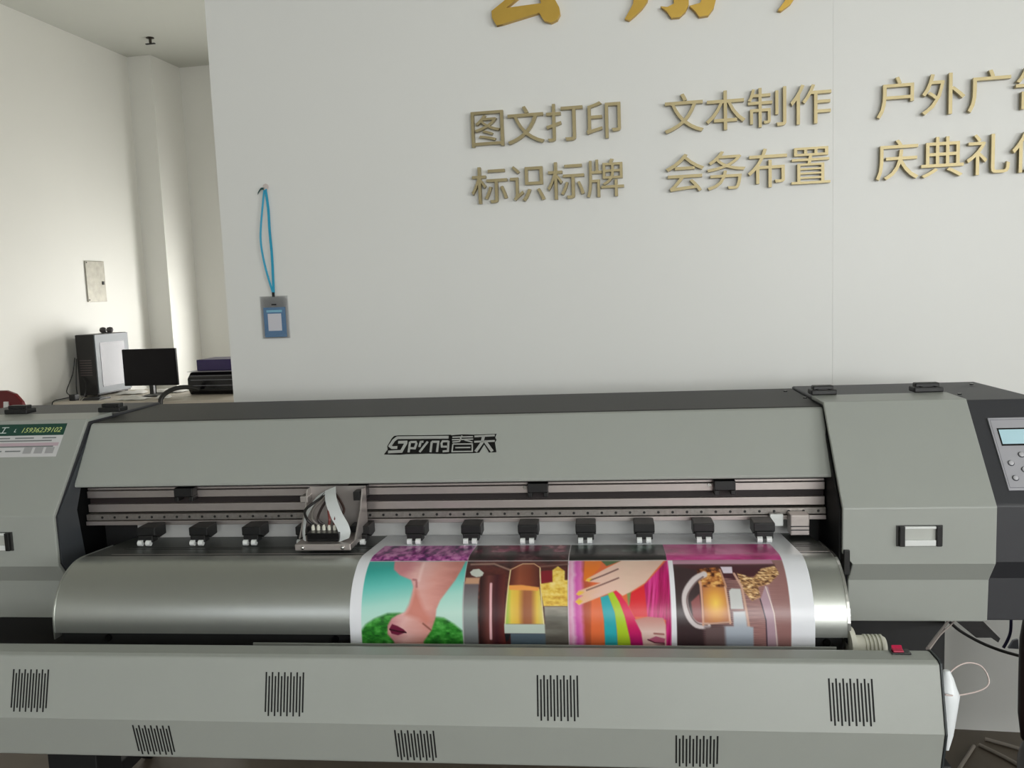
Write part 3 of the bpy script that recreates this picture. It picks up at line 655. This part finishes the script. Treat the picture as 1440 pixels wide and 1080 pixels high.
    z.poly([(360, 470), (600, 470), (625, 820), (360, 840)], grad(np.hypot((U-1008)/22, (V-848)/30), (250, 210, 85), (225, 160, 70), (190, 120, 75)), 3)
    z.poly([(240, 620), (330, 540), (350, 840), (260, 830)], (150, 85, 85), 2)
    z.line(curve([(400, 345), (290, 400), (195, 520), (180, 640), (215, 770), (290, 850), (400, 860)]), 62, (215, 205, 205), 2)
    z.line(curve([(385, 370), (300, 430), (215, 540), (200, 640), (235, 760), (300, 835), (395, 850)]), 14, (120, 95, 95), 1.5)
    z.line([(350, 420), (355, 850)], 22, (215, 165, 140), 1.5); z.line([(600, 470), (628, 830)], 20, (225, 180, 150), 1.5); z.line([(360, 840), (640, 820)], 16, (200, 160, 140), 1.5)
    z.poly([(580, 270), (700, 270), (695, 335), (600, 335)], (222, 212, 224)); z.line([(710, 340), (770, 470), (790, 660), (815, 860)], 24, (205, 165, 145), 1.5); z.line([(570, 300), (610, 470)], 18, (200, 150, 120), 1.5)
    z.poly([(635, 510), (665, 485), (755, 490), (770, 690), (640, 690)], (205, 206, 204), 1.5)
    z.poly([(660, 715), (785, 710), (800, 860), (860, 870), (870, 1400), (560, 1400), (560, 860), (660, 860)], grad((V-860)/40, (205, 208, 212), (180, 188, 198), (160, 168, 180)), 2.5)
    z.poly([(370, 870), (570, 860), (600, 1400), (370, 1400)], (105, 85, 85), 5)
    z.poly([(950, 590), (1010, 460), (1040, 470), (1110, 1000), (1120, 1400), (1010, 1400), (990, 800)], (178, 148, 160), 2); z.line([(1015, 470), (1075, 730), (1105, 1100)], 10, (232, 215, 205), 1)
    z.line([(945, 590), (990, 800), (1000, 1100)], 12, (60, 45, 60), 1)
    put(rect(945.5, 952, yb, 1100), (238, 238, 243))
    for pts in ([(509, yb), (944, yb)], [(652, 763), (652, 1100)], [(800, 763), (800, 1100)]): put(line_mask(U, V, pts, .9)*.8, (225, 220, 220))
    # bare paper above the printed edge and in the margins
    put(np.clip((766.5-V)/1.2+.5, 0, 1), (236, 238, 243)); put(np.clip((508.5-U)+.5, 0, 1), (236, 238, 243)); put(np.clip((U-1113)+.5, 0, 1), (236, 238, 243))
    return img
NX = 760; pc = [(2.164, bed(2.164, .0015)), (2.06, bed(2.06, .0015))]
for k in range(0, 61):
    a = math.radians(A0+(180-A0)*k/60); pc.append((1.925+.1265*math.cos(a), .762+.1265*math.sin(a)))
pc += [(1.7985, .73), (1.7985, .60), (1.80, .45)]
fine = []                                           # resample the path so that the print is sharp where it shows
for (a, b) in zip(pc[:-1], pc[1:]):
    k = max(1, int(math.hypot(b[0]-a[0], b[1]-a[1])/(.0016 if b[1] > .70 and a[0] < 2.07 else .02)))
    fine += [(a[0]+(b[0]-a[0])*j/k, a[1]+(b[1]-a[1])*j/k) for j in range(k)]
fine.append(pc[-1]); NY = len(fine)
xs = np.linspace(-.589, .427, NX)
fy = np.array([p[0] for p in fine]); fz = np.array([p[1] for p in fine])
U0 = np.array([proj((x, 1.7985, .745))[0] for x in xs])
V0 = np.array([proj((-.08, y, z))[1] for y, z in fine])
UU, VV = np.meshgrid(U0, V0); VV = VV+0*UU
colr = lin(paint(UU, VV))
th = .0006
pm = bpy.data.meshes.new('printed_paper')
verts = [P2W((x, y, z)) for y, z in fine for x in xs]
pc_c = P2W((-.08, 1.8, .45)); verts = [tuple(v-pc_c) for v in verts]
idx = np.arange(NX*NY).reshape(NY, NX)
faces = np.stack([idx[:-1, :-1], idx[1:, :-1], idx[1:, 1:], idx[:-1, 1:]], -1).reshape(-1, 4)
pm.from_pydata(verts, [], faces.tolist()); pm.shade_smooth()
ca = pm.color_attributes.new('print', 'FLOAT_COLOR', 'POINT')
ca.data.foreach_set('color', np.concatenate([colr.reshape(-1, 3), np.ones((NX*NY, 1))], 1).astype(np.float32).ravel())
prm = bpy.data.materials.new('printed_film'); prm.use_nodes = True; nt = prm.node_tree; b = nt.nodes['Principled BSDF']
at = nt.nodes.new('ShaderNodeAttribute'); at.attribute_name = 'print'; nt.links.new(at.outputs['Color'], b.inputs['Base Color'])
b.inputs['Roughness'].default_value = .32; pm.materials.append(prm)
po = bpy.data.objects.new('printed_paper', pm); COL.objects.link(po); po.location = pc_c
sm = po.modifiers.new('thickness', 'SOLIDIFY'); sm.thickness = .0005; sm.offset = -1
tag(po, 'white roll paper printed with colourful photos curving over the silver platen', 'paper')

# ================================================================== RIGHT CORNER: BOTTLE, WIRES, BRACKET, CHAIR, FLOOR CABLES
PC = thing('plastic_container', 'white tapered plastic container with a pale wire loop at the cover end', 'container', P2W((.66, 1.70, .553)), A)
MB('P').lathe((.659, 1.70, .555), [(.004, 0), (.012, .03), (.019, .075), (.024, .112), (.019, .125), (.013, .145), (.006, .16)], (.02, .1, 1), 20).build('bottle', mat('translucent_white', (235, 240, 242), .3), PC, smooth=60)
MB('P').tube([at_y(1330, 952, 1.72), at_y(1345, 938, 1.74), at_y(1362, 932, 1.76), at_y(1380, 937, 1.77), at_y(1390, 953, 1.77), at_y(1388, 965, 1.76), at_y(1372, 973, 1.74), at_y(1345, 978, 1.70), at_y(1329, 977, 1.675)], .0017, 7, 6).build('wire_loop', mat('pale_wire', (205, 190, 185), .4), PC, smooth=60)
SC = thing('cable_pair', 'two grey cables rising from the front cover end to the right housing', 'cable', P2W((.66, 1.9, .75)), A)
MB('P').tube([at_y(1304, 912, 1.74), at_y(1316, 896, 1.85), at_y(1330, 878, 2.02), at_y(1334, 872, 2.1)], .0032, 8).build('strand', mat('grey_cable', (120, 112, 108), .5), SC, smooth=60)
MB('P').tube([at_y(1307, 913, 1.75), at_y(1322, 893, 1.9), at_y(1336, 880, 2.04), at_y(1342, 873, 2.1)], .002, 8).build('strand', mat('pale_cable', (165, 155, 150), .5), SC, smooth=60)
cb_ = MB('P').tube([at_y(1333, 872, 2.42), at_y(1350, 887, 2.43), at_y(1378, 903, 2.45), at_y(1408, 915, 2.46), at_y(1440, 924, 2.48)], .0045, 8)
tag(cb_.build('power_cable', black, smooth=60), 'black power cable sagging below the right end of the printer', 'cable')
cb_ = MB('P').tube([at_y(1422, 868, 2.44), at_y(1421, 888, 2.44), at_y(1417, 900, 2.44), at_y(1411, 911, 2.44)], .0042, 8)
tag(cb_.build('blue_cable', mat('navy_cable', (45, 42, 85), .45), smooth=60), 'short navy blue cable hanging down to the black power cable', 'cable')
MB('P').plate([at_y(1345, 874, 2.12), at_y(1383, 874, 2.12), at_y(1407, 898, 2.12), at_y(1404, 904, 2.12), at_y(1394, 897, 2.12), at_y(1373, 897, 2.12)], (0, 1, 0), .006).build('hanging_bracket', black, PR, bevel=.001)
MB('P').plate([at_y(1425, 901, 2.5), at_y(1432, 899, 2.5), at_y(1433, 913, 2.5), at_y(1418, 912, 2.5)], (0, 1, 0), .008).build('cable_plug', mat('pale_blue_plug', (150, 154, 166), .4), PR, bevel=.001)
# dark leather chair at the right edge
ch0 = P2W((1.245, 2.08, 0)); chz = thing('office_chair', 'dark brown leather chair cut off by the right photo edge', 'chair', ch0, math.radians(-20))
leather = mat('dark_maroon_leather', (42, 26, 26), .4, noise=.15, nscale=40)
def lc(*p): r = Matrix.Rotation(chz['_rz'], 3, 'Z'); return ch0+r @ Vector(p)
def cushion(name, cx, cy, cz, sx, sy, sz, tilt):
    bm = bmesh.new(); bmesh.ops.create_cube(bm, size=1)
    bmesh.ops.subdivide_edges(bm, edges=bm.edges[:], cuts=6, use_grid_fill=True)
    vs = []
    for v in bm.verts:
        p = v.co*2; q = 5; l = (abs(p.x)**q+abs(p.y)**q+abs(p.z)**q)**(1/q); p = p/l
        u = Vector((p.x*sx/2, p.y*sy/2, p.z*sz/2)); u = Matrix.Rotation(tilt, 3, 'X') @ u
        vs.append(lc(cx+u.x, cy+u.y, cz+u.z))
    m = MB(); m.add(vs, [tuple(v.index for v in f.verts) for f in bm.faces]); bm.free()
    return m.build(name, leather, chz, smooth=60)
cushion('backrest', 0, .17, .42+.0, .50, .09, .46, math.radians(-12)); cushion('seat', 0, -.07, .245, .5, .46, .1, 0)
for s_ in (-1, 1):
    for f_ in (-.24, .12): MB().cyl(lc(s_*.2, f_, 0), lc(s_*.18, f_*.9, .21), .014, n=12).build('leg', gloss_black, chz, smooth=40)
# grey cables lying on the floor by the wall
gc = mat('dusty_grey_cable', (150, 142, 132), .6)
for lab, pts in (('dusty grey cable on the floor running right from the wall foot', [(.95, 2.80, .006), (1.02, 2.70, .006), (1.12, 2.50, .006), (1.22, 2.35, .006), (1.4, 2.2, .006)]),
                 ('dusty grey cable on the floor bending left from the wall foot', [(.93, 2.79, .006), (.85, 2.66, .006), (.80, 2.58, .006), (.72, 2.5, .006)]),
                 ('dusty grey floor cable arching farthest right by the wall', [(.98, 2.84, .006), (1.1, 2.76, .006), (1.2, 2.62, .006), (1.25, 2.45, .006), (1.3, 2.3, .006)]),
                 ('dusty grey floor cable nearest the black cover leg', [(.72, 2.42, .006), (.82, 2.36, .006), (.92, 2.22, .006), (1.0, 2.05, .006)])):
    tag(MB().tube(pts, .006, 8).build('floor_cable', gc, smooth=60), lab, 'cable', 'cables on the floor')

# ================================================================== FAR ROOM: DESK, COMPUTER, DEVICES
D = thing('computer_desk', 'long pale-topped desk along the far room with computer gear', 'desk', (-3.5, 6.35, 0))
MB().box(-4.79, -1.75, 5.9, 6.75, .742, .772).build('desktop', wood_m, D, bevel=.003)
MB().box(-4.79, -1.75, 5.905, 5.93, .64, .735).build('apron', blackm, D)
for x in (-4.74, -3.25, -1.8): MB().box(x-.03, x+.03, 5.95, 6.7, 0, .742).build('desk_side', mat('desk_side', (120, 112, 100), .5), D)
T = thing('computer_tower', 'black computer tower with a grey windowed side standing on the desk', 'computer', (-4.7, 6.45, .752))
MB().box(-4.79, -4.622, 6.22, 6.66, .765, 1.265).build('case', mat('tower_black', (20, 18, 18), .4), T, bevel=.006)
sp = MB().box(-4.622, -4.612, 6.225, 6.66, .78, 1.262).build('side_panel', mat('tower_grey', (95, 102, 106), .5), T, bevel=.002)
MB().box(-4.6115, -4.610, 6.28, 6.60, .83, 1.195).build('window', mat('tower_window', (36, 38, 46), .2, spec=.25), T, parent=sp)
for k in range(4): MB().cyl((-4.77+(k % 2)*.13, 6.26+(k//2)*.36, .752), (-4.77+(k % 2)*.13, 6.26+(k//2)*.36, .766), .012, n=10).build('foot', black, T)
for k in range(7): MB().box(-4.765, -4.655, 6.2185, 6.221, .93+k*.02, .937+k*.02).build('port', mat('port_metal', (95, 85, 85), .4, metal=.5), T)
SP = thing('tabletop_speakers', 'pair of small round black speakers on top of the computer tower', 'speaker', (-4.68, 6.5, 1.266))
for x in (-4.70, -4.635):
    MB().lathe((x, 6.46, 1.267), [(.012, 0), (.024, .010), (.028, .026), (.022, .044), (.002, .05)], (0, 0, 1), 20).build('speaker_pod', mat('speaker_dark', (62, 58, 58), .5), SP, smooth=60)
MB().tube([(-4.70, 6.46, 1.272), (-4.667, 6.47, 1.27), (-4.635, 6.46, 1.272)], .004, 8).build('speaker_lead', black, SP, smooth=60)
MN = thing('computer_monitor', 'black flat monitor on a slim stand on the desk', 'monitor', (-4.11, 6.25, .752))
MB().box(-4.36, -3.885, 6.2, 6.225, .84, 1.137).build('bezel', mat('monitor_black', (10, 9, 11), .5, spec=.2), MN, bevel=.004)
MB().box(-4.352, -3.893, 6.1985, 6.2005, .858, 1.13).build('display', mat('monitor_screen', (10, 7, 12), .35, spec=.2), MN)
MB().box(-4.14, -4.105, 6.225, 6.245, .77, .95).box(-4.14, -4.105, 6.2, 6.245, .77, .845).build('stand', black, MN, bevel=.003)
MB().prism_x([(6.16, .752), (6.16, .76), (6.30, .765), (6.30, .752)], -4.2, -4.045).build('base', black, MN, bevel=.003)
DP = thing('desktop_printer', 'squat black desk printer wrapped in shiny film beside the monitor', 'printer', (-3.6, 6.45, .752))
MB().prism_x([(6.28, .752), (6.25, .80), (6.25, .885), (6.30, .93), (6.66, .935), (6.66, .752)], -3.83, -3.38).build('case', gloss_black, DP, bevel=.008)
for z in (.825, .87, .905): MB().box(-3.80, -3.41, 6.2475, 6.2495, z, z+.004).build('film_crease', mat('film_grey', (120, 120, 125), .25), DP)
MB().box(-3.80, -3.40, 6.235, 6.25, .785, .80).build('output_tray', black, DP, bevel=.002)
MB().box(-3.84, -3.37, 6.27, 6.66, .9355, .939).build('lid_film', mat('film_grey_lid', (150, 148, 155), .3), DP)
BX = MB().box(-3.78, -3.40, 6.32, 6.62, .9395, 1.03).build('storage_box', mat('violet_box', (48, 36, 82), .3, noise=.2, nscale=30), bevel=.006)
tag(BX, 'dark violet box wrapped in plastic on top of the desk printer', 'box')
for lab, (x, y, s_, r) in (('crumpled white paper lying beside the computer tower on the desk', (-4.45, 6.42, .16, .3)), ('white sheet of paper lying in front of the monitor stand', (-4.16, 6.03, .16, -.1)), ('loose white paper sheet between monitor and desk printer', (-3.93, 6.06, .08, .2)), ('curled white paper behind the monitor base', (-4.15, 6.52, .2, -.1))):
    m = MB(); n = 7; vs = []; h = [[.003+.028*rng.random() if 0 < i < n-1 and 0 < j < n-1 else .003+.006*rng.random() for j in range(n)] for i in range(n)]
    for k_ in (0, .001):
        for i in range(n):
            for j in range(n):
                a, b2 = (i/(n-1)-.5)*s_*1.4, (j/(n-1)-.5)*s_; vs.append((x+a*math.cos(r)-b2*math.sin(r), y+a*math.sin(r)+b2*math.cos(r), .751+h[i][j]+k_))
    fs = [(i*n+j, i*n+j+1, (i+1)*n+j+1, (i+1)*n+j) for i in range(n-1) for j in range(n-1)]
    fs += [tuple(q+n*n for q in f[::-1]) for f in fs]
    tag(m.add(vs, fs).build('paper_sheet', paper_w, smooth=60), lab, 'paper', 'papers on the far desk')
tag(MB().box(-4.715, -4.66, 5.99, 6.04, .751, .80).build('power_adapter', blackm, bevel=.004), 'small black cube adapter on the desk corner beside the tower', 'adapter')
tag(MB().prism_x([(5.99, .751), (5.99, .758), (6.02, .77), (6.14, .765), (6.14, .751)], -4.60, -4.45).build('keyboard', black, bevel=.003), 'small black keypad lying in front of the computer tower', 'keyboard')
hs = MB().tube([(-3.72, 6.22, .80), (-3.76, 6.12, .83), (-3.80, 6.0, .83), (-3.82, 5.88, .79), (-3.825, 5.85, .72), (-3.825, 5.85, .5)], .018, 12)
tag(hs.build('black_hose', mat('black_rubber', (24, 24, 22), .5), smooth=60), 'thick black hose curving over the desk edge by the desk printer', 'hose')
for lab, pts in (('thin black cable hanging from the tower back to the adapter', [(-4.80, 6.212, 1.08), (-4.80, 6.17, .95), (-4.80, 6.08, .82), (-4.72, 6.03, .79)]),
                 ('thin black cable bowing from the tower down behind the adapter', [(-4.785, 6.21, 1.07), (-4.77, 6.17, .93), (-4.77, 6.16, .83), (-4.72, 6.10, .755)]),
                 ('thin black cable trailing off the desk corner', [(-4.70, 6.0, .78), (-4.76, 5.96, .77), (-4.78, 5.885, .755), (-4.785, 5.88, .66)]),
                 ('dark cable across the tower front down to the desk', [(-4.74, 6.21, .92), (-4.70, 6.19, .86), (-4.66, 6.10, .78), (-4.62, 6.0, .757)])):
    tag(MB().tube(pts, .004, 6).build('computer_cable', black, smooth=60), lab, 'cable', 'cables behind the computer tower')
# red chair back in front of the desk on the left
RC = thing('red_chair', 'chair with a rounded dark red back behind the printer at left', 'chair', (-4.06, 4.5, 0))
rp = [(-.19, .55), (-.19, .86), (-.16, .95), (-.10, 1.0), (-.02, 1.022), (.06, 1.022), (.12, 1.0), (.165, .95), (.19, .86), (.19, .55)]
MB().plate([(-4.03+a, 4.5, z) for a, z in rp], (0, 1, 0), .03).build('backrest', mat('dark_red_plastic', (105, 15, 22), .35), RC, bevel=.008, seg=3)
MB().box(-4.25, -3.82, 4.53, 4.95, .43, .46).build('seat', mat('dark_red_plastic', (105, 15, 22), .35), RC, bevel=.01)
for x in (-4.22, -3.85):
    MB().cyl((x, 4.56, 0), (x, 4.56, .56), .012, n=12).build('leg', steel, RC, smooth=40); MB().cyl((x, 4.92, 0), (x, 4.92, .44), .012, n=12).build('leg', steel, RC, smooth=40)
MB().prism_x([(4.485, .90), (4.5, .90), (4.5, .955), (4.492, .955)], -3.985, -3.955).build('white_tag', whitep, RC)
# flush metal cover plate on the left wall
BP = thing('wall_panel', 'worn grey metal cover plate set in the far left wall', 'panel', (XL, 6.69, 1.553))
MB().box(XL, XL+.012, 6.565, 6.812, 1.553, 1.904).build('cover', mat('worn_metal', (165, 162, 150), .5, metal=.2, noise=.4, nscale=18), BP, bevel=.003)
MB().box(XL+.012, XL+.02, 6.765, 6.785, 1.70, 1.73).build('latch', blackm, BP)
for z in (1.57, 1.89): MB().cyl((XL+.012, 6.58, z), (XL+.015, 6.58, z), .006, n=10).build('screw', blackm, BP)
# sprinkler on the ceiling
SK = thing('ceiling_sprinkler', 'tiny dark sprinkler fitting on the ceiling near the corner', 'sprinkler', (-4.362, 6.963, 3.73))
MB().lathe((-4.362, 6.963, 3.775), [(.034, .025), (.034, .02), (.012, .014), (.012, -.015), (.008, -.024)][::-1], (0, 0, 1), 16).build('rosette', mat('brass_dark', (60, 55, 48), .4, metal=.6), SK, smooth=40)
MB().box(-4.405, -4.32, 6.953, 6.973, 3.745, 3.752).build('deflector', blackm, SK)

for o in scene.objects:                            # gear on the desk sits on its 772 mm top
    if o.parent is None and o.name.split('.')[0] in ('computer_tower', 'tabletop_speakers', 'computer_monitor', 'desktop_printer', 'storage_box', 'paper_sheet', 'power_adapter', 'keyboard', 'black_hose', 'computer_cable'):
        o.location.z += .0205
